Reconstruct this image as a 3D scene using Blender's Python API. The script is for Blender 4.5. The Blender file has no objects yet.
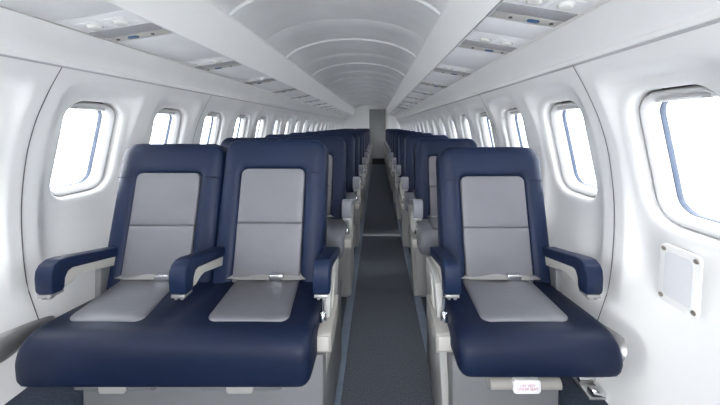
import bpy, bmesh, math, random
from mathutils import Vector, Matrix
random.seed(7)
scene = bpy.context.scene
COL = scene.collection
H = 1.12            # eye height
CX = -0.215         # cabin centre line
K = 0.93
NROW = 11
PITCH = 0.80
YEND = 10.3

# ------------------------------------------------------------------ materials
def mat(name, col, rough=0.5, metal=0.0, noise=0.0, nscale=40.0, bump=0.0, bscale=200.0, spec=0.5, coat=0.0):
    m = bpy.data.materials.new(name); m.use_nodes = True
    nt = m.node_tree; b = nt.nodes['Principled BSDF']
    b.inputs['Base Color'].default_value = (*col, 1)
    b.inputs['Roughness'].default_value = rough
    b.inputs['Metallic'].default_value = metal
    b.inputs['Specular IOR Level'].default_value = spec
    if coat: b.inputs['Coat Weight'].default_value = coat
    tc = nt.nodes.new('ShaderNodeTexCoord')
    if noise:
        n = nt.nodes.new('ShaderNodeTexNoise'); n.inputs['Scale'].default_value = nscale
        n.inputs['Detail'].default_value = 4
        nt.links.new(tc.outputs['Object'], n.inputs['Vector'])
        r = nt.nodes.new('ShaderNodeMapRange')
        r.inputs['From Min'].default_value = .3; r.inputs['From Max'].default_value = .7
        r.inputs['To Min'].default_value = 1 - noise; r.inputs['To Max'].default_value = 1 + noise
        nt.links.new(n.outputs['Fac'], r.inputs['Value'])
        mx = nt.nodes.new('ShaderNodeVectorMath'); mx.operation = 'SCALE'
        mx.inputs[0].default_value = col
        nt.links.new(r.outputs[0], mx.inputs['Scale'])
        nt.links.new(mx.outputs[0], b.inputs['Base Color'])
    if bump:
        n2 = nt.nodes.new('ShaderNodeTexNoise'); n2.inputs['Scale'].default_value = bscale
        n2.inputs['Detail'].default_value = 3
        nt.links.new(tc.outputs['Object'], n2.inputs['Vector'])
        bp = nt.nodes.new('ShaderNodeBump'); bp.inputs['Strength'].default_value = bump
        bp.inputs['Distance'].default_value = .004
        nt.links.new(n2.outputs['Fac'], bp.inputs['Height'])
        nt.links.new(bp.outputs[0], b.inputs['Normal'])
    return m

M = {}
M['wall'] = mat('sidewall_plastic', (.80, .80, .795), .55, noise=.02, nscale=6, spec=.35)
M['gap'] = mat('dark_joint', (.10, .10, .11), .8)
M['frame'] = mat('window_frame_plastic', (.50, .50, .50), .4)
M['seal'] = mat('blue_window_seal', (.006, .022, .055), .5)
M['ceil'] = mat('ceiling_plastic', (.76, .765, .77), .5, noise=.04, nscale=5)
M['fascia'] = mat('fascia_plastic', (.88, .88, .87), .4)
M['psu'] = mat('service_panel_plastic', (.80, .80, .81), .45, noise=.04, nscale=9)
M['grille'] = mat('speaker_grille_mesh', (.36, .36, .375), .6, noise=.25, nscale=420)
M['lens'] = mat('reading_lamp_white', (.74, .74, .70), .25)
M['button'] = mat('call_button_blue', (.03, .10, .22), .3)
M['darkdot'] = mat('dark_plastic_dot', (.06, .06, .07), .4)
M['navy'] = mat('navy_leather', (.0062, .0145, .045), .48, noise=.10, nscale=7, bump=.22, bscale=55, spec=.25)
M['navyw'] = mat('navy_leather_cushion', (.0044, .0098, .031), .48, noise=.12, nscale=6, bump=.30, bscale=22, spec=.22)
M['grey'] = mat('grey_leather_insert', (.145, .147, .165), .45, noise=.05, nscale=9, bump=.25, bscale=30)
M['glare'] = mat('navy_leather_glare_cushion', (.16, .165, .185), .42, noise=.06, nscale=8, bump=.2, bscale=30)  # cushions behind the front row: glare on navy leather painted in as grey
M['glarepad'] = mat('navy_leather_glare_armrest', (.24, .25, .285), .40, noise=.08, nscale=12)  # aisle armrest pads behind the front row, sheen on navy put into the colour
M['cream'] = mat('cream_plastic', (.48, .47, .435), .4)
M['base'] = mat('grey_seat_base_paint', (.155, .16, .168), .45, noise=.05, nscale=5)
M['side'] = mat('pale_side_panel_plastic', (.36, .36, .345), .42)
M['box'] = mat('beige_housing_plastic', (.30, .29, .27), .45)
M['chrome'] = mat('chrome', (.72, .73, .75), .18, metal=1)
M['steel'] = mat('brushed_metal', (.42, .42, .42), .38, metal=.85, noise=.1, nscale=25)
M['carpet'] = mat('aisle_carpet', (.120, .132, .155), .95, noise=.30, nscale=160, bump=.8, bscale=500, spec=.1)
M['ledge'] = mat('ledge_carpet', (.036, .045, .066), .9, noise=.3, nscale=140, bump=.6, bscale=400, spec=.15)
M['track'] = mat('floor_track_paint', (.19, .235, .30), .5, noise=.1, nscale=20)
M['strip'] = mat('threshold_metal', (.42, .43, .44), .35, metal=.5)
M['door'] = mat('grey_door_laminate', (.30, .305, .30), .65, noise=.05, nscale=4)
M['bulk'] = mat('bulkhead_laminate', (.86, .86, .85), .5)
M['strap'] = mat('grey_belt_webbing', (.30, .30, .29), .6)
M['white'] = mat('white_plastic', (.85, .85, .86), .4)
M['red'] = mat('placard_ink', (.45, .12, .25), .6)
M['screwgrey'] = mat('grey_joint_seal', (.50, .50, .51), .6)
M['mat'] = mat('black_rubber_mat', (.008, .008, .009), .9, spec=.1)
M['plate'] = mat('access_plate_paint', (.70, .71, .73), .4)
M['screw'] = mat('screw_metal', (.38, .34, .30), .4, metal=.6)
M['apron'] = mat('pale_concrete', (.55, .56, .57), .9, noise=.08, nscale=.4)

def glass_mat():
    m = bpy.data.materials.new('window_acrylic'); m.use_nodes = True
    nt = m.node_tree; nt.nodes.clear()
    o = nt.nodes.new('ShaderNodeOutputMaterial')
    t = nt.nodes.new('ShaderNodeBsdfTransparent'); t.inputs[0].default_value = (.97, .985, 1, 1)
    g = nt.nodes.new('ShaderNodeBsdfGlossy'); g.inputs['Roughness'].default_value = .03
    x = nt.nodes.new('ShaderNodeMixShader'); x.inputs[0].default_value = .05
    nt.links.new(t.outputs[0], x.inputs[1]); nt.links.new(g.outputs[0], x.inputs[2])
    nt.links.new(x.outputs[0], o.inputs[0])
    return m
M['glass'] = glass_mat()

# ------------------------------------------------------------------ helpers
def obj(name, bm, mats, parent=None, smooth=40, recalc=True, origin=None):
    if recalc: bmesh.ops.recalc_face_normals(bm, faces=bm.faces[:])
    me = bpy.data.meshes.new(name)
    bm.to_mesh(me); bm.free()
    for m in (mats if isinstance(mats, (list, tuple)) else [mats]): me.materials.append(M[m])
    if smooth:
        me.polygons.foreach_set('use_smooth', [True] * len(me.polygons))
        me.set_sharp_from_angle(angle=math.radians(smooth))
    o = bpy.data.objects.new(name, me); COL.objects.link(o)
    if parent is not None:
        o.parent = parent
        r = parent
        while r.parent is not None: r = r.parent
        me.transform(Matrix.Translation(-Vector(r.location)))
    elif origin is not None:
        me.transform(Matrix.Translation(-Vector(origin))); o.location = origin
    return o

def tag(o, label, cat=None, group=None, kind=None):
    o['label'] = label
    if cat: o['category'] = cat
    if group: o['group'] = group
    if kind: o['kind'] = kind
    return o

def empty(name, loc):
    e = bpy.data.objects.new(name, None); COL.objects.link(e); e.location = loc
    e.empty_display_size = .1
    return e

def copy_tree(o, parent=None):
    c = o.copy(); COL.objects.link(c)
    if parent is not None: c.parent = parent
    for ch in list(o.children): copy_tree(ch, c)
    return c

def BM(): return bmesh.new()

def add_loft(bm, loops, cap0=True, cap1=True, closed=True, mi=0):
    vs = [[bm.verts.new(p) for p in L] for L in loops]
    n = len(loops[0])
    for a, b in zip(vs, vs[1:]):
        for i in range(n if closed else n - 1):
            j = (i + 1) % n
            try:
                f = bm.faces.new((a[i], a[j], b[j], b[i])); f.material_index = mi
            except ValueError: pass
    for c, L in ((cap0, vs[0]), (cap1, vs[-1])):
        if c:
            f = bm.faces.new(L); f.material_index = mi
    return vs

def add_prism(bm, poly, fn, a, b, bev=0.0, seg=2, mi=0):
    """poly of 2-D points, fn(p, t)->3-D, from t=a to t=b"""
    tmp = BM()
    add_loft(tmp, [[fn(p, a) for p in poly], [fn(p, b) for p in poly]])
    bmesh.ops.recalc_face_normals(tmp, faces=tmp.faces[:])
    if bev:
        es = [e for e in tmp.edges if len(e.link_faces) == 2 and e.calc_face_angle(0) > .5]
        bmesh.ops.bevel(tmp, geom=es, offset=bev, segments=seg, affect='EDGES', profile=.5, clamp_overlap=True)
    merge(bm, tmp, mi)

def merge(bm, tmp, mi=0):
    m = {}
    for v in tmp.verts: m[v] = bm.verts.new(v.co)
    for f in tmp.faces:
        g = bm.faces.new([m[v] for v in f.verts]); g.material_index = mi
    tmp.free()

def add_box(bm, x0, x1, y0, y1, z0, z1, bev=0.0, seg=2, mi=0, xf=None):
    tmp = BM()
    bmesh.ops.create_cube(tmp, size=1)
    for v in tmp.verts:
        v.co = Vector(((x0 + x1) / 2 + v.co.x * (x1 - x0), (y0 + y1) / 2 + v.co.y * (y1 - y0), (z0 + z1) / 2 + v.co.z * (z1 - z0)))
    if bev: bmesh.ops.bevel(tmp, geom=tmp.edges[:], offset=bev, segments=seg, affect='EDGES', profile=.5, clamp_overlap=True)
    if xf:
        for v in tmp.verts: v.co = xf(v.co)
    merge(bm, tmp, mi)

def add_cyl(bm, c, axis, r, h, n=20, r2=None, bev=0.0, mi=0):
    tmp = BM()
    bmesh.ops.create_cone(tmp, cap_ends=True, segments=n, radius1=r, radius2=r if r2 is None else r2, depth=h)
    if bev: bmesh.ops.bevel(tmp, geom=[e for e in tmp.edges if e.calc_face_angle(0) > .8], offset=bev, segments=2, affect='EDGES', profile=.5)
    q = Vector((0, 0, 1)).rotation_difference(Vector(axis).normalized())
    for v in tmp.verts: v.co = q @ v.co + Vector(c)
    merge(bm, tmp, mi)

def rrect(cx, cy, hw, hh, r, n=6):
    """rounded rectangle, counter-clockwise from lower right; r: one radius or (br, tr, tl, bl)"""
    rs = r if isinstance(r, (tuple, list)) else (r,) * 4
    out = []
    for q, (sx, sy) in enumerate(((1, -1), (1, 1), (-1, 1), (-1, -1))):
        rr = max(1e-4, min(rs[q], hw, hh))
        a0 = -math.pi / 2 + q * math.pi / 2
        for i in range(n + 1):
            a = a0 + i / n * math.pi / 2
            out.append((cx + sx * (hw - rr) + rr * math.cos(a), cy + sy * (hh - rr) + rr * math.sin(a)))
    return out

def add_ribbon(bm, pts, width, thick, side=Vector((1, 0, 0)), mi=0):
    """flat strap along pts"""
    loops = []
    for i, p in enumerate(pts):
        p = Vector(p); d = (Vector(pts[min(i + 1, len(pts) - 1)]) - Vector(pts[max(i - 1, 0)])).normalized()
        s = (side - d * side.dot(d)).normalized(); n = d.cross(s)
        loops.append([p + s * width / 2 + n * thick / 2, p - s * width / 2 + n * thick / 2, p - s * width / 2 - n * thick / 2, p + s * width / 2 - n * thick / 2])
    add_loft(bm, loops, mi=mi)

def catmull(pts, n=8):
    out = []
    P = [Vector(p) for p in pts]; P = [2 * P[0] - P[1]] + P + [2 * P[-1] - P[-2]]
    for i in range(1, len(P) - 2):
        for k in range(n):
            t = k / n
            a, b, c, d = P[i - 1:i + 3]
            out.append(.5 * ((2 * b) + (c - a) * t + (2 * a - 5 * b + 4 * c - d) * t * t + (3 * b - a - 3 * c + d) * t ** 3))
    out.append(P[-2]); return out

# ------------------------------------------------------------------ cabin cross-section
def T(w, z): return (K * w, H + K * (z - 1.1))
_pp = [T(w, z) for w, z in ((.965, .12), (.990, .19), (1.045, .345), (1.083, .452), (1.097, .50), (1.112, .62), (1.118, .80), (1.10, .98), (1.07, 1.10), (1.043, 1.17), (1.005, 1.25), (.957, 1.336))]
PROF = [(p.x, p.y) for p in catmull([(a, b, 0) for a, b in _pp], 10)]
ZB, ZT = PROF[0][1], PROF[-1][1]
def wall_w(z):
    z = max(ZB, min(ZT, z))
    for (w0, z0), (w1, z1) in zip(PROF, PROF[1:]):
        if z0 <= z <= z1 + 1e-9:
            t = (z - z0) / max(1e-9, z1 - z0); return w0 + t * (w1 - w0)
    return PROF[-1][0]

WCELL = .478
WZC, WHY, WHZ = 1.020, .128, .200          # window recess centre height and half sizes
TILT = math.atan((wall_w(WZC - .15) - wall_w(WZC + .15)) / .30)
WN = (math.cos(TILT), math.sin(TILT))        # outward normal (w, z)
W0 = wall_w(WZC) + .006
def wall_pt(s, y, z, flat=0.0, d=0.0):
    """flat=1: on the window's own plane, d outwards along its normal"""
    wf = W0 - math.tan(TILT) * (z - WZC)
    w = wall_w(z) * (1 - flat) + wf * flat
    return Vector((CX + s * (w + d * WN[0]), y, z + d * WN[1]))

RC = .075
def dense(L, m=9):
    """extra points on the two upright sides (after corners 0 and 2 of 9 points each)"""
    out = []
    for q in range(4):
        out += L[q * 9:q * 9 + 9]
        if q in (0, 2):
            a, b = L[q * 9 + 8], L[((q + 1) * 9) % 36]
            out += [(a[0] + (b[0] - a[0]) * t / (m + 1), a[1] + (b[1] - a[1]) * t / (m + 1)) for t in range(1, m + 1)]
    return out
def ring(s, yc, grow, d, flat=1.0, dy=0, dz=0):
    return [wall_pt(s, p[0], p[1], flat, d) for p in dense(rrect(yc + dy, WZC + dz, WHY + grow, WHZ + grow, RC + grow, 8))]

def wall_cell(bm, s, y0, y1, yw):
    yc = yw          # the window sits slightly aft in its cell
    inner = dense(rrect(yc, WZC, WHY + .03, WHZ + .03, RC + .03, 8))
    n = len(inner)
    # border: project each inner point to the rectangle along a ray-like map (corners keep to corners)
    border = []
    per = 9
    cor = [(y1, ZB), (y1, ZT), (y0, ZT), (y0, ZB)]
    for q in range(4):
        cx_, cz_ = cor[q]
        for i in range(per):
            t = i / (per - 1)          # 0 -> previous side, 1 -> next side
            k = (t - .5) * 2
            if q == 0: p = (cx_ + k * .11, cz_) if k < 0 else (cx_, cz_ + k * .22)
            if q == 1: p = (cx_, cz_ + k * .05) if k < 0 else (cx_ - k * .11, cz_)
            if q == 2: p = (cx_ + (-k) * .11, cz_) if k < 0 else (cx_, cz_ - k * .05)
            if q == 3: p = (cx_, cz_ + (-k) * .22) if k < 0 else (cx_ + k * .11, cz_)
            border.append(p)
    border = dense(border)
    loops = []
    S = 10
    for j in range(S + 1):
        t = j / S
        L = []
        for a, b in zip(border, inner):
            y = a[0] + (b[0] - a[0]) * t; z = a[1] + (b[1] - a[1]) * t
            fl = max(0, (t - .55) / .45); fl = fl * fl * (3 - 2 * fl)
            L.append(wall_pt(s, y, z, fl, 0))
        loops.append(L)
    loops.append(ring(s, yc, .020, .0015)); loops.append(ring(s, yc, .010, .006)); loops.append(ring(s, yc, .003, .013)); loops.append(ring(s, yc, 0, .024))
    add_loft(bm, loops, cap0=False, cap1=False)
    add_loft(bm, [ring(s, yc, 0, .024), ring(s, yc, .001, .075)], cap0=False, cap1=False)
    add_loft(bm, [ring(s, yc, .001, .075), ring(s, yc, -.014, .075)], cap0=False, cap1=False, mi=1)

def build_wall(s, name, e0, label):
    bm = BM(); ys = []
    b = e0 + .099 - WCELL * 4
    k = 0
    while b < YEND:
        y0, y1 = b, b + WCELL
        wall_cell(bm, s, y0, y1, (y0 + y1) / 2 + .012)
        ys.append((y0 + y1) / 2 + .012)
        b = y1; k += 1
    bmesh.ops.remove_doubles(bm, verts=bm.verts[:], dist=2e-4)
    # thin dark joint seals between the panels
    b = e0 + .099 - WCELL * 4
    for j in range(0, k + 1, 2):
        y = b + j * WCELL
        bm_l = []
        for yy in (y - .0017, y + .0017):
            bm_l.append([Vector((CX + s * (w - .0034), yy, z)) for w, z in PROF])
        add_loft(bm, bm_l, cap0=False, cap1=False, closed=False, mi=1)
    o = obj(name, bm, ['wall', 'gap'], smooth=50)
    tag(o, label, kind='structure')
    return ys

YR = build_wall(1, 'wall_right', .94, 'white moulded sidewall on the single seat side')
YL = build_wall(-1, 'wall_left', .957, 'white moulded sidewall on the double seat side')

# ------------------------------------------------------------------ windows
def window_master(s):
    r = empty('window_1', (0, 0, 0))
    bm = BM()
    G = lambda g, d: ring(s, 0, g + .003, d, 1.0, -.0040, -.0030)
    add_loft(bm, [G(-.007, .073), G(-.007, .034), G(-.009, .029), G(-.013, .027), G(-.018, .030), G(-.029, .052), G(-.031, .058), G(-.031, .074), G(-.010, .077)], cap0=False, cap1=False)
    obj('window_frame', bm, 'frame', r, smooth=50)
    bm = BM()
    add_loft(bm, [G(-.028, .072), G(-.033, .072), G(-.034, .080), G(-.035, .088), G(-.026, .088)], cap0=False, cap1=False)
    obj('window_seal', bm, 'seal', r, smooth=50)
    bm = BM()
    add_loft(bm, [G(-.031, .0760), G(-.031, .0790)])
    obj('window_pane', bm, 'glass', r, smooth=30)
    # raised shade: a slim lip across the top of the opening
    bm = BM()
    zt = WZC + WHZ
    def xf(p):
        return wall_pt(s, p.x, p.y, 1.0, p.z)
    add_box(bm, -.075, .075, zt - .040, zt - .024, .044, .064, .004, 2, xf=xf)
    sh = obj('window_shade', bm, 'frame', r, smooth=40)
    bm = BM()
    add_box(bm, -.055, .055, zt - .037, zt - .032, .038, .046, .002, 2, xf=xf)
    obj('pull_handle', bm, 'psu', sh, smooth=40)
    # outer skin reveal of the fuselage
    return r

ORD = ['first', 'second', 'third', 'fourth', 'fifth', 'sixth', 'seventh', 'eighth', 'ninth', 'tenth', 'eleventh', 'twelfth', 'thirteenth', 'fourteenth', 'fifteenth', 'sixteenth', 'seventeenth', 'eighteenth', 'nineteenth', 'twentieth', 'twenty-first', 'twenty-second', 'twenty-third', 'twenty-fourth']
nwin = 0
for s, ys, sn, skip in ((1, YR, 'single seats', 3), (-1, YL, 'double seats', 4)):
    first = window_master(s)
    k = 0
    for i, y in enumerate(ys):
        if y > YEND - .2: break
        o = first if k == 0 else copy_tree(first)
        nwin += 1; k += 1
        o.name = 'window_%d' % nwin
        o.location = (0, y, 0)
        nth = i - skip
        lab = ('rounded cabin window beside the %s, %s in view' % (sn, ORD[nth])) if 0 <= nth < len(ORD) else 'rounded cabin window beside the %s, %s behind the viewpoint' % (sn, ORD[-nth - 1])
        tag(o, lab, kind='structure', group='cabin windows')

# ------------------------------------------------------------------ floor, ledges, tracks
bm = BM(); add_box(bm, -1.25, .82, -.95, YEND + .5, -.06, 0)
tag(obj('floor', bm, 'carpet'), 'dark blue grey carpeted aisle floor', kind='structure')
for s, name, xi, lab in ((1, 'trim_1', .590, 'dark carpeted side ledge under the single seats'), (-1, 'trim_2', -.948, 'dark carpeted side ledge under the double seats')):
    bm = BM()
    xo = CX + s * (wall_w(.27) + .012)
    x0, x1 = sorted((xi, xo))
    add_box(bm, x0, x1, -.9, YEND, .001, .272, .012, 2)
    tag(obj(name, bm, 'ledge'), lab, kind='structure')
for name, x0, x1, lab in (('trim_3', -.192, -.147, 'blue grey floor track along the double seats'), ('trim_4', .240, .285, 'blue grey floor track along the single seats')):
    bm = BM(); add_box(bm, x0, x1, -.9, YEND - .2, .0005, .014, .003, 1)
    tag(obj(name, bm, 'track'), lab, kind='structure')
bm = BM(); add_box(bm, -.146, .239, 8.75, YEND, .0005, .006, .002, 1)
tag(obj('trim_32', bm, 'mat'), 'black floor covering in front of the rear door', kind='structure')
bm = BM(); add_box(bm, -.146, .239, 3.05, 3.10, .0005, .008, .003, 2)
tag(obj('threshold_strip', bm, 'strip', origin=(.05, 3.07, 0)), 'pale metal strip crossing the aisle carpet', 'floor strip')

# ------------------------------------------------------------------ cove, bins, service strips
def yprism(bm, s, poly, y0, y1, bev=0, mi=0):
    add_prism(bm, [T(*p) for p in poly], lambda p, t: Vector((CX + s * p[0], t, p[1])), y0, y1, bev, 2, mi)
Y0 = -.9
ntrim = 4
for s, sd in ((1, 'single'), (-1, 'double')):
    ntrim += 1
    bm = BM()
    yprism(bm, s, [(.949, 1.326), (.943, 1.327), (.942, 1.340), (.9465, 1.346), (.9455, 1.352), (.925, 1.390), (.918, 1.400), (.8865, 1.4535), (.900, 1.462), (.935, 1.405), (.962, 1.352)], Y0, YEND)
    tag(obj('trim_%d' % ntrim, bm, 'wall', smooth=25), 'white cove moulding above the windows on the %s seat side' % sd, kind='structure')
    ntrim += 1
    bm = BM()
    yprism(bm, s, [(.968, 1.3215), (.9510, 1.3243), (.9500, 1.3262), (.968, 1.330)], Y0, YEND)
    tag(obj('trim_%d' % ntrim, bm, 'screwgrey'), 'thin grey joint under the cove moulding on the %s seat side' % sd, kind='structure')
    ntrim += 1
    bm = BM()
    yprism(bm, s, [(.6200, 1.4985), (.6185, 1.492), (.6150, 1.4915), (.6110, 1.497), (.5865, 1.672), (.578, 1.682), (.5725, 1.694), (.574, 1.706), (.582, 1.712), (.600, 1.713), (.625, 1.70), (.635, 1.52)], Y0, YEND)
    tag(obj('trim_%d' % ntrim, bm, 'fascia', smooth=35), 'smooth white overhead fascia above the %s seats' % sd, kind='structure')
    ntrim += 1
    bm = BM()
    yprism(bm, s, [(.615, 1.512), (.89, 1.468), (.89, 1.475), (.615, 1.519)], Y0, YEND)
    tag(obj('trim_%d' % ntrim, bm, 'gap'), 'dark shadow channel above the service panels on the %s seat side' % sd, kind='structure')

PO, PI_ = T(.883, 1.455), T(.624, 1.4975)
PW = math.hypot(PO[0] - PI_[0], PO[1] - PI_[1])
def psu_xf(s):
    c = Vector((CX + s * (PO[0] + PI_[0]) / 2, 0, (PO[1] + PI_[1]) / 2))
    u = Vector((s * (PO[0] - PI_[0]), 0, PO[1] - PI_[1])).normalized()       # outwards
    v = Vector((0, 1, 0)); n = Vector((u.z * s, 0, -u.x * s)) ; n = n if n.z < 0 else -n
    return lambda p: c + u * p.x + v * p.y + n * p.z
HWP = PW / 2 - .0055
def psu_master(s):
    xf = psu_xf(s)
    r = empty('passenger_service_unit', xf(Vector((0, 0, 0))))
    bm = BM(); add_box(bm, -HWP, HWP, -.150, .088, -.010, .000, .003, 2, xf=xf)
    obj('panel', bm, 'psu', r)
    for u in (-.042, .048):
        bm = BM()
        add_box(bm, u - .036, u + .036, -.118, -.052, -.004, .0025, .002, 2, xf=xf)
        lamp = obj('reading_lamp', bm, 'psu', r)
        bm = BM()
        c = xf(Vector((u, -.085, .006)))
        nrm = xf(Vector((0, 0, 1))) - xf(Vector((0, 0, 0)))
        add_cyl(bm, c, nrm, .024, .010, 20, .017, .002)
        obj('lamp_lens', bm, 'lens', lamp)
    bm = BM(); add_box(bm, -HWP + .004, HWP - .004, -.040, .022, -.004, .003, .002, 2, xf=xf)
    obj('speaker_grille', bm, 'grille', r)
    bm = BM(); add_box(bm, -HWP + .006, HWP - .006, .028, .074, -.004, .002, .0015, 2, xf=xf)
    st = obj('button_strip', bm, 'cream', r)
    bm = BM()
    add_loft(bm, [[xf(Vector((p[0], p[1], z))) for p in rrect(.025, .050, .020 - i, .010 - i, .0099 - i, 5)] for z, i in ((.001, 0), (.005, 0), (.0065, .002))])
    obj('call_button', bm, 'button', st)
    for u in (-.05, .085):
        bm = BM(); nrm = xf(Vector((0, 0, 1))) - xf(Vector((0, 0, 0)))
        add_cyl(bm, xf(Vector((u, .05, .003))), nrm, .006, .004, 12)
        obj('indicator', bm, 'darkdot', st)
    return r

PSL = [1.108 + .62 * i for i in range(15) if 1.108 + .62 * i < YEND - .3]
PSR = [.93, 1.315] + [1.935 + .62 * i for i in range(14) if 1.935 + .62 * i < YEND - .3]
for s, ys, sd in ((1, PSR, 'single'), (-1, PSL, 'double')):
    m = psu_master(s)
    for i, y in enumerate(ys):
        o = m if i == 0 else copy_tree(m)
        o.location.y = y
        tag(o, 'grey overhead service panel above the %s seats, %s from the front' % (sd, ORD[i]), 'service panel', 'overhead service panels')
    # blank filler panels between the units
    ntrim += 1
    bm = BM(); xf = psu_xf(s)
    segs = []; y = Y0
    for c in ys:
        segs.append((y, c - .152)); y = c + .090
    segs.append((y, YEND))
    for a, b in segs:
        if b - a < .02: continue
        n = max(1, round((b - a) / .30))
        for j in range(n):
            p, q = a + (b - a) * j / n, a + (b - a) * (j + 1) / n
            add_box(bm, -HWP, HWP, p + .001, q - .001, -.010, 0.0, .003, 2, xf=xf)
    tag(obj('trim_%d' % ntrim, bm, 'psu'), 'blank overhead filler panels above the %s seats' % sd, kind='structure')

# ------------------------------------------------------------------ ceiling
def ceil_pt(a, y, dz):
    w = .612 * math.sin(a)
    z = 1.637 + .25 * math.sqrt(max(0, 1 - (w / .62) ** 2)) + dz
    X, Z = T(w, z)
    return Vector((CX + X, y, Z))
bm = BM()
stn = []
j = 0
y = 1.57 - .48 * 6
while y < YEND + .2:
    a, b = y, y + .48
    if j % 2 == 1:
        stn += [(a + .001, .016), (a + .006, .004), (a + .016, -.001)]
    else:   # raised light band before the panel
        stn += [(a - .030, .001), (a - .020, -.013), (a + .020, -.013), (a + .028, .001), (a + .031, .014), (a + .037, .002)]
    for q in (.3, .5, .7): stn.append((a + .48 * q, -.002))
    if j % 2 == 0: stn += [(b - .008, -.001), (b - .002, .006), (b - .001, .016)]
    else: stn += [(b - .05, -.001)]
    y = b; j += 1
loops = []
for yy, dz in stn:
    loops.append([ceil_pt(-math.pi / 2 + math.pi * i / 40, yy, dz) for i in range(41)])
add_loft(bm, loops, cap0=False, cap1=False, closed=False)
tag(obj('ceiling', bm, 'ceil', smooth=30), 'pale grey arched ceiling panels between the overhead fascias', kind='structure')
# fuselage crown behind the ceiling and walls keeps daylight out of the voids
bm = BM()
prof = [T(1.02, 1.30), T(1.07, 1.42), T(.98, 1.62), T(.75, 1.85), T(.4, 1.98), T(0, 2.02)]
prof = prof + [(-a, b) for a, b in prof[-2::-1]]
add_loft(bm, [[Vector((CX + a, yy, b)) for a, b in prof] for yy in (Y0, YEND + .6)], cap0=False, cap1=False, closed=False)
tag(obj('ceiling_crown', bm, 'bulk'), 'outer fuselage crown above the cabin lining', kind='structure')

# ------------------------------------------------------------------ rear bulkhead and door
bm = BM()
add_box(bm, -1.45, -.275, YEND, YEND + .05, 0, 2.0)
add_box(bm, .31, 1.0, YEND, YEND + .05, 0, 2.0)
add_box(bm, -.275, .31, YEND, YEND + .05, 1.70, 2.0)
tag(obj('wall_rear', bm, 'bulk'), 'white rear bulkhead on both sides of the grey doorway', kind='structure')
bm = BM()
add_box(bm, -1.45, -.42, Y0 - .05, Y0, 0, 2.0)
add_box(bm, .25, 1.0, Y0 - .05, Y0, 0, 2.0)
add_box(bm, -.42, .25, Y0 - .05, Y0, 1.72, 2.0)
tag(obj('wall_front', bm, 'bulk'), 'white forward bulkhead with an open doorway behind the viewpoint', kind='structure')
door = empty('door_1', (.0175, YEND + .05, 0))
bm = BM(); add_box(bm, -.275, .31, YEND + .03, YEND + .06, .0, 1.70, .004)
obj('door_leaf', bm, 'door', door)
bm = BM(); add_box(bm, .236, .262, YEND + .012, YEND + .032, .82, .92, .006)
obj('door_handle', bm, 'steel', door)
for z in (.62, 1.12):
    bm = BM(); add_box(bm, -.26, .295, YEND + .024, YEND + .031, z, z + .014, .002)
    obj('door_rail', bm, 'door', door)
tag(door, 'grey rear cabin door at the end of the aisle', kind='structure')
bm = BM()
for sx in (-1, 1):
    x = -.275 if sx < 0 else .31
    add_box(bm, x - .012, x + .012, YEND - .012, YEND + .03, 0, 1.70, .003)
tag(obj('trim_30', bm, 'fascia'), 'slim white edging on each side of the rear doorway', kind='structure')
bm = BM()
add_loft(bm, [[Vector((p[0], YEND - d, p[1])) for p in rrect(.50, 1.02, .155 - i, .46 - i, (.02, .14, .06, .02), 8)] for d, i in ((0.001, 0), (.012, 0), (.018, .006), (.012, .016))])
tag(obj('trim_31', bm, 'bulk'), 'rounded white panel on the rear bulkhead beside the grey door', kind='structure')

# ------------------------------------------------------------------ seats
BZ0, BY0 = .475, 1.185
BA = math.atan2(.115, .56)
def back_pt(cx, u, v, t, zs=0.0):
    """u across, v up the back, t towards the occupant (negative y)"""
    dy, dz = math.sin(BA), math.cos(BA)
    return Vector((cx + u, BY0 + v * dy - t * dz, BZ0 + v * dz + t * dy))

def make_back(root, cx, vtop):
    hv = (vtop + .10) / 2; cv = vtop - hv
    hw = .222
    R = (.03, .062, .062, .03)
    def L(i, t, s_=0):
        return [back_pt(cx, p[0] * (1 - .05 * max(0, (p[1] - .2))), p[1], t) for p in rrect(0, cv, hw - i, hv - i, tuple(max(.012, r - i) for r in R), 8)]
    pv0, pv1 = -.03, vtop - .128
    pc, ph, pw = (pv0 + pv1) / 2, (pv1 - pv0) / 2, .134
    def P(i, t):
        return [back_pt(cx, p[0], p[1], t) for p in rrect(0, pc, pw - i, ph - i, (.01, .028, .028, .01), 8)]
    bm = BM()
    add_loft(bm, [L(.03, -.105), L(.008, -.100), L(0, -.085), L(0, -.024), L(.002, -.012), L(.007, -.004), L(.016, .002), L(.040, .007),
                  P(-.030, .009), P(-.012, .006), P(-.004, .000), P(0, -.010)])
    b = obj('backrest', bm, 'navy', root, smooth=60)
    bm = BM()
    vm = pv0 + (pv1 - pv0) * .56
    def half(v0, v1, rr):
        c, h = (v0 + v1) / 2, (v1 - v0) / 2
        def Q(i, t): return [back_pt(cx, p[0], p[1], t) for p in rrect(0, c, pw - .001 - i, h - i, rr, 8)]
        add_loft(bm, [Q(0, -.010), Q(0, .0045), Q(.002, .0072), Q(.007, .0088), Q(.03, .0098), Q(.06, .0105)])
    half(pv0, vm - .0004, (.008, .002, .002, .008)); half(vm + .0004, pv1, (.002, .027, .027, .002))
    obj('back_insert', bm, 'grey', b, smooth=60)
    # stitched seam across the headrest edge
    for sx in (-1, 1):
        bm = BM()
        pts = [back_pt(cx, sx * (.140 + .068 * k / 6), pv1 - .012 - .008 * k / 6, .0105 if k < 5 else .007) for k in range(7)]
        add_ribbon(bm, pts, .003, .003, Vector((0, 0, 1)))
        obj('seam', bm, 'navyw', b, smooth=60)
    return b

def ctop(y):   # cushion top
    return .500 + .026 * (1.22 - y) / .28

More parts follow.
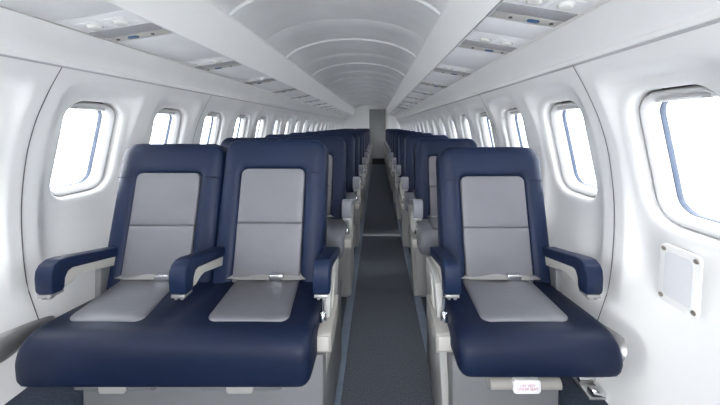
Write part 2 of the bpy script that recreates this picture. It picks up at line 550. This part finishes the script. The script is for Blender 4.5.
SEC = [(1.27, .498), (1.20, .503), (1.10, .511), (1.00, .521), (.94, .526), (.895, .528), (.868, .524), (.847, .512), (.834, .493), (.829, .466), (.829, .434), (.833, .410), (.845, .399), (.88, .396), (1.10, .398), (1.27, .408)]
def make_cushion(root, x0, x1, inserts, mats, creases=(), lift=0):
    sec = [(p.x, p.y + lift * max(0, min(1, (.47 - p.y) / .05))) for p in catmull([(a, b, 0) for a, b in SEC], 3)]
    cy, cz = 1.05, .452
    def S(x, ins, dz=0):
        out = []
        for yy, zz in sec:
            k = ins
            z2 = zz + (k if zz < cz else -k) * min(1, abs(zz - cz) / .03)
            y2 = yy + (k * .7 if yy < .9 else 0)
            if zz > cz + .02 and yy < 1.26: z2 += dz * min(1, max(0, (yy - .84) / .1))
            out.append(Vector((x, y2, z2)))
        return out
    xs = [(x0, .022, 0), (x0 + .003, .013, 0), (x0 + .010, .006, 0), (x0 + .022, .001, 0), (x0 + .04, 0, 0)]
    n = max(4, int((x1 - x0) / .03))
    for i in range(1, n):
        x = x0 + .04 + (x1 - x0 - .08) * i / n
        dz = 0
        for c in creases: dz -= .009 * math.exp(-((x - c) / .03) ** 2)
        for (ic, iw, sk) in inserts: dz += .004 * math.exp(-((x - ic) / .13) ** 4)
        xs.append((x, 0, dz))
    xs += [(x1 - .04, 0, 0), (x1 - .022, .001, 0), (x1 - .010, .006, 0), (x1 - .003, .013, 0), (x1, .022, 0)]
    bm = BM()
    add_loft(bm, [S(*a) for a in xs])
    c = obj('seat_cushion', bm, mats[0], root, smooth=70)
    for ic, iw, sk in inserts:
        bm = BM()
        def Q(i, d):
            return [Vector((ic + sk * (p[1] - 1.068) + p[0], p[1], ctop(p[1]) + .003 + d)) for p in rrect(0, 1.068, iw - i, .163 - i, (.03, .008, .008, .03), 8)]
        # rrect's lower side is the front
        add_loft(bm, [Q(0, -.012), Q(0, .001), Q(.003, .004), Q(.010, .0065), Q(.03, .008), Q(.06, .009)])
        obj('seat_insert', bm, mats[1], c, smooth=70)
    return c

PADPOLY = [(1.225, .628), (1.12, .652), (1.015, .678), (.990, .680), (.970, .671), (.960, .654), (.958, .630), (.960, .592), (.966, .577), (.995, .574), (1.004, .580), (1.006, .612), (1.016, .630), (1.030, .634), (1.225, .592)]
PLATEPOLY = [(1.225, .600), (1.03, .645), (.985, .645), (.985, .582), (1.022, .580), (1.052, .594), (1.075, .596), (1.225, .556)]
def make_armrest(root, cx, pad, hw=.0275, plate='cream'):
    bm = BM()
    add_prism(bm, PADPOLY, lambda p, t: Vector((t, p[0], p[1])), cx - hw, cx + hw, .009, 3)
    a = obj('armrest', bm, pad, root, smooth=50)
    bm = BM()
    add_prism(bm, PLATEPOLY, lambda p, t: Vector((t, p[0], p[1])), cx - hw + .004, cx + hw - .004, .003, 2)
    obj('armrest_plate', bm, plate, a, smooth=40)
    bm = BM()
    add_box(bm, cx - hw + .005, cx + hw - .005, .963, 1.005, .566, .577, .002)
    for sx in (-1, 1): add_box(bm, cx + sx * .009 - .005, cx + sx * .009 + .005, .967, .985, .558, .568, .002)
    obj('latch_bracket', bm, 'steel', a, smooth=40)
    return a

def make_belt(root, cx):
    bm = BM()
    z = ctop(1.2) + .012
    pts = catmull([(cx - .19, 1.235, z - .01), (cx - .15, 1.20, z + .008), (cx - .08, 1.185, z + .010), (cx - .02, 1.175, z + .016), (cx + .03, 1.18, z + .012)], 5)
    add_ribbon(bm, pts, .030, .003, Vector((.1, 1, .25)))
    pts = catmull([(cx + .185, 1.235, z - .01), (cx + .15, 1.195, z + .008), (cx + .10, 1.18, z + .012), (cx + .05, 1.178, z + .012)], 5)
    add_ribbon(bm, pts, .030, .003, Vector((.1, 1, .25)))
    b = obj('seat_belt', bm, 'strap', root, smooth=60)
    bm = BM()
    add_box(bm, cx + .02, cx + .075, 1.160, 1.185, z + .002, z + .030, .006, 2)
    obj('belt_buckle', bm, 'chrome', b)

def aisle_side(root, s, xo, front, row1):
    """s: +1 when the aisle lies towards -x. xo: outer (aisle) face x at the armrest"""
    d = lambda x: xo + s * x
    bm = BM()
    # tapered upright panel that carries the armrest
    poly = [(1.0, .40), (1.02, .585), (1.075, .605), (1.215, .590), (1.235, .40), (1.235, .03), (1.215, .02), (1.02, .02) if not row1 else (1.0, .02)]
    if not row1: poly = [(1.0, .40), (1.02, .585), (1.075, .605), (1.215, .590), (1.235, .40), (1.235, .004), (1.155, .004), (1.155, .385)]
    def fn(p, t):
        k = max(0, min(1, (.58 - p[1]) / .55))
        return Vector((d(.006 + .030 * k + t), p[0], p[1]))
    add_prism(bm, poly, fn, 0, .026, .005, 2)
    o = obj('side_panel', bm, 'side', root, smooth=40)
    bm = BM()
    add_prism(bm, [(1.05, .47), (1.07, .575), (1.10, .585), (1.10, .47)], lambda p, t: Vector((d(.006 + .030 * max(0, (.58 - p[1]) / .55) + t), p[0], p[1])), -.003, .004, .001, 1)
    obj('side_slot', bm, 'cream', o)
    bm = BM()
    x0, x1 = sorted((d(-.004), d(.050)))
    add_prism(bm, [(.945, .405), (.945, .462), (.955, .468), (1.12, .492), (1.13, .485), (1.13, .405)], lambda p, t: Vector((t, p[0], p[1])), x0, x1, .004, 2)
    bx = obj('recline_housing', bm, 'box', root, smooth=40)
    bm = BM()
    x0, x1 = sorted((d(.000), d(.046)))
    add_box(bm, x0 + .004, x1 - .004, .941, .948, .414, .458, .002)
    obj('housing_cover', bm, 'cream', bx)
    bm = BM()
    add_cyl(bm, (d(.030), .985, .495), (0, 0, 1), .014, .03, 14, .010, .002)
    add_cyl(bm, (d(.030), .985, .530), (0, 0, 1), .005, .06, 10)
    obj('recline_button', bm, 'chrome', bx)

def make_base(root, x0, x1, row1, tags=()):
    bm = BM()
    yf = .955 if row1 else 1.16
    add_prism(bm, [(x0, .0), (x1, .0), (x1 - (.0 if row1 else .0), .392), (x0, .392)], lambda p, t: Vector((p[0], t, p[1])), yf, 1.44, .010, 2)
    b = obj('seat_base', bm, 'base' if row1 else 'side', root)
    if row1:
        for c, w in tags:
            bm = BM()
            loops = []
            for k in range(9):
                x = c - w / 2 + w * k / 8
                loops.append([Vector((x, .938 + .018 * math.cos(a), .318 + .018 * math.sin(a))) for a in [2 * math.pi * j / 16 for j in range(16)]])
            add_loft(bm, loops)
            p = obj('life_vest_pouch', bm, 'box' if x1 > 0 else 'base', root, smooth=50)
            bm = BM()
            add_loft(bm, [[Vector((c + q[0], yy, .322 + q[1])) for q in rrect(0, 0, .042 - i, .021 - i, .010, 5)] for yy, i in ((.930, 0), (.917, 0), (.914, .003))])
            obj('pull_tab', bm, 'strap' if x1 < 0 else 'white', p)
    bm = BM()
    add_box(bm, x0 + .04, x1 - .04, .93 if not row1 else .97, 1.42, .375, .405, .004)
    obj('seat_pan', bm, 'steel', root)

def double_seat(row1):
    root = empty('double_seat', (-.62, 1.1, 0))
    make_back(root, -.882, .583 if row1 else .580)
    make_back(root, -.440, .601 if row1 else .584)
    mats = ('navyw', 'grey') if row1 else ('glare', 'grey')
    make_cushion(root, -1.014, -.188, ((-.868, .116, -.26), (-.416, .125, -.14)), mats, creases=(-.645,), lift=-.012)
    make_armrest(root, -1.070, 'navy')
    make_armrest(root, -.640, 'navy')
    make_armrest(root, -.180, 'navy' if row1 else 'glarepad')
    make_base(root, -.940, -.170, row1, ((-.811, .24), (-.42, .24)))
    aisle_side(root, -1, -.148, .95, row1)
    make_belt(root, -.885); make_belt(root, -.44)
    # wall-side armrest support
    bm = BM(); add_prism(bm, [(1.15, .40), (1.155, .59), (1.21, .58), (1.22, .40)], lambda p, t: Vector((t, p[0], p[1])), -1.085, -1.062, .003)
    obj('armrest_support', bm, 'base', root)
    bm = BM(); add_box(bm, -1.085, -.88, 1.06, 1.20, .386, .41, .003)
    obj('support_rail', bm, 'steel', root)
    return root

def single_seat(row1):
    root = empty('single_seat', (.47, 1.1, 0))
    make_back(root, .487, .569 if row1 else .574)
    mats = ('navyw', 'grey') if row1 else ('glare', 'grey')
    make_cushion(root, .230, .690, ((.464, .135, .07),), mats, lift=.016)
    make_armrest(root, .243, 'navy' if row1 else 'glarepad')
    make_armrest(root, .698, 'navy')
    make_base(root, .238 if row1 else 0.250, .582, row1, ((.459, .22),))
    aisle_side(root, 1, .190 if row1 else .205, .95, row1)
    make_belt(root, .487)
    bm = BM(); add_prism(bm, [(1.15, .40), (1.155, .59), (1.21, .58), (1.22, .40)], lambda p, t: Vector((t, p[0], p[1])), .688, .712, .003)
    obj('armrest_support', bm, 'base', root)
    bm = BM(); add_box(bm, .545, .712, 1.06, 1.20, .386, .41, .003)
    obj('support_rail', bm, 'steel', root)
    return root

ROWW = ['front', 'second', 'third', 'fourth', 'fifth', 'sixth', 'seventh', 'eighth', 'ninth', 'tenth', 'last']
for fn, kind, grp in ((double_seat, 'double', 'double seats along the cabin'), (single_seat, 'single', 'single seats along the cabin')):
    a = fn(True)
    side = 'bench with grey inserts, three armrests' if kind == 'double' else 'seat with grey inserts, two armrests'
    tag(a, 'navy leather %s aircraft %s, in the front row' % (kind, side), 'aircraft seat', grp)
    b = None
    for i in range(1, NROW):
        if b is None: b = c = fn(False)
        else: c = copy_tree(b)
        c.location.y = 1.1 + PITCH * i
        tag(c, 'navy %s aircraft seat with cushion glare painted grey, %s row%s' % (kind, ROWW[i], ' from the front' if i < NROW - 1 else ' by the rear bulkhead'), 'aircraft seat', grp)

# placard text on the single front seat's vest tab
for o in bpy.data.objects:
    if o.name.startswith('pull_tab') and o.parent and o.parent.parent and o.parent.parent.name == 'single_seat':
        cu = bpy.data.curves.new('placard_text', 'FONT'); cu.body = 'LIFE VEST\nUNDER SEAT'; cu.size = .011; cu.align_x = 'CENTER'; cu.align_y = 'CENTER'; cu.extrude = .0002
        cu.space_line = .9
        cu.materials.append(M['red'])
        t0 = bpy.data.objects.new('placard_tmp', cu); COL.objects.link(t0)
        dg = bpy.context.evaluated_depsgraph_get()
        me = bpy.data.meshes.new_from_object(t0.evaluated_get(dg)); me.name = 'placard_text'
        bpy.data.objects.remove(t0)
        if not me.materials: me.materials.append(M['red'])
        t = bpy.data.objects.new('placard_text', me); COL.objects.link(t)
        t.parent = o.parent; t.rotation_euler = (math.pi / 2, 0, 0)
        t.location = Vector((.459, .9135, .323)) - Vector(o.parent.parent.location)

# ------------------------------------------------------------------ things on the walls
for s, xo, z0, lab in ((1, CX + wall_w(.45), .455, 'brushed metal seat fairing on the sidewall by the front single seat'), (-1, CX - wall_w(.45), .455, 'brushed metal seat fairing on the sidewall by the front double seat')):
    bm = BM()
    loops = []
    for k in range(17):
        t = k / 16
        y = .90 + .30 * t
        r = .05 + .95 * (math.sqrt(max(0, 1 - ((.16 - t) / .16) ** 2)) if t < .16 else max(0, 1 - (t - .16) / .84) ** .7)
        cxp = CX + s * (wall_w(z0))
        loops.append([Vector((cxp - s * (.050 * r * max(0, math.cos(a))) + s * .012, y, z0 + .050 * r * math.sin(a) - .045)) for a in [-math.pi / 2 + math.pi * j / 14 for j in range(15)]])
    add_loft(bm, loops)
    tag(obj('seat_fairing', bm, 'steel', smooth=60, origin=(xo, 1.05, z0)), lab, 'fairing', 'seat fairings')

# chrome track fitting on the ledge
ft = empty('track_fitting', (.69, .95, .272))
bm = BM(); add_box(bm, .655, .720, .925, 1.02, .272, .281, .004)
obj('fitting_plate', bm, 'steel', ft)
bm = BM(); add_box(bm, .665, .712, .925, .955, .281, .296, .006); add_cyl(bm, (.688, .985, .291), (1, 0, 0), .010, .055, 14)
obj('clamp', bm, 'chrome', ft)
tag(ft, 'chrome seat track fitting on the dark ledge under the front single seat', 'fitting')

# access plate with four screws, low on the single seat side wall
pcy, pcz = .815, .705
ap = empty('access_plate', (CX + wall_w(pcz), pcy, pcz))
sl = (wall_w(pcz + .06) - wall_w(pcz - .06)) / .12
def ap_pt(y, z, d): return Vector((CX + wall_w(pcz) + sl * (z - pcz) - d - .002, y, z))
bm = BM()
add_loft(bm, [[ap_pt(p[0], p[1], d) for p in rrect(pcy, pcz, .055 - i, .080 - i, .014, 6)] for d, i in ((-.004, 0), (.0008, 0), (.0018, .002))])
obj('plate', bm, 'wall', ap)
bm = BM()
add_loft(bm, [[ap_pt(p[0], p[1], d) for p in rrect(pcy, pcz, .040 - i, .062 - i, .014, 6)] for d, i in ((.001, 0), (.0026, .001), (.003, .003))])
obj('inner_panel', bm, 'plate', ap)
for dy in (-1, 1):
    for dz in (-1, 1):
        bm = BM(); add_cyl(bm, ap_pt(pcy + dy * .044, pcz + dz * .066, .0022), (1, 0, -sl), .0065, .004, 14, bev=.001)
        obj('screw', bm, 'screw', ap)
tag(ap, 'small white access plate with four screws low on the sidewall under a window', 'plate')

# small oval grille far down the strip
bm = BM(); xf = psu_xf(1)
add_loft(bm, [[xf(Vector((p[0], p[1], z))) for p in rrect(0, 5.75, .10 - i, .14 - i, .09 - i, 8)] for z, i in ((-.002, 0), (.006, 0), (.010, .01))])
tag(obj('ceiling_vent', bm, 'grille', origin=(.48, 5.75, 1.46)), 'grey oval vent in the overhead strip far above the single seats', 'vent')

# ------------------------------------------------------------------ outside
bm = BM(); add_box(bm, -300, 300, -300, 300, -2.3, -2.1)
tag(obj('ground_outside', bm, 'apron'), 'pale airport apron outside the windows', kind='structure')

# ------------------------------------------------------------------ light
w = bpy.data.worlds.new('overcast_sky'); scene.world = w; w.use_nodes = True
nt = w.node_tree; bg = nt.nodes['Background']
tc = nt.nodes.new('ShaderNodeTexCoord'); sep = nt.nodes.new('ShaderNodeSeparateXYZ')
nt.links.new(tc.outputs['Generated'], sep.inputs[0])
rmp = nt.nodes.new('ShaderNodeValToRGB')
rmp.color_ramp.elements[0].position = .0; rmp.color_ramp.elements[0].color = (.90, .92, .95, 1)
rmp.color_ramp.elements[1].position = .6; rmp.color_ramp.elements[1].color = (.99, .99, 1, 1)
nt.links.new(sep.outputs['Z'], rmp.inputs[0]); nt.links.new(rmp.outputs[0], bg.inputs['Color'])
bg.inputs['Strength'].default_value = 12.0
sun = bpy.data.lights.new('sun', 'SUN'); sun.energy = 1.0; sun.angle = math.radians(6); sun.color = (1, .96, .9)
so = bpy.data.objects.new('sun', sun); COL.objects.link(so)
so.rotation_euler = Vector((1.7, .42, -.37)).to_track_quat('-Z', 'Y').to_euler()

# ------------------------------------------------------------------ camera and view
cam = bpy.data.cameras.new('camera'); co = bpy.data.objects.new('camera', cam); COL.objects.link(co)
co.location = (0, 0, H); co.rotation_euler = (math.pi / 2, 0, 0)
cam.sensor_width = 36; cam.lens = 15.0
cam.shift_x = -17 / 720; cam.shift_y = -76.5 / 720
cam.clip_start = .02; cam.clip_end = 1000
scene.camera = co
vs = scene.view_settings
vs.view_transform = 'Standard'; vs.look = 'None'; vs.gamma = 1; vs.use_curve_mapping = False; vs.exposure = 0.2
scene.cycles.use_denoising = True
scene.cycles.max_bounces = 12; scene.cycles.diffuse_bounces = 8; scene.cycles.transparent_max_bounces = 12
scene.cycles.sample_clamp_indirect = 8
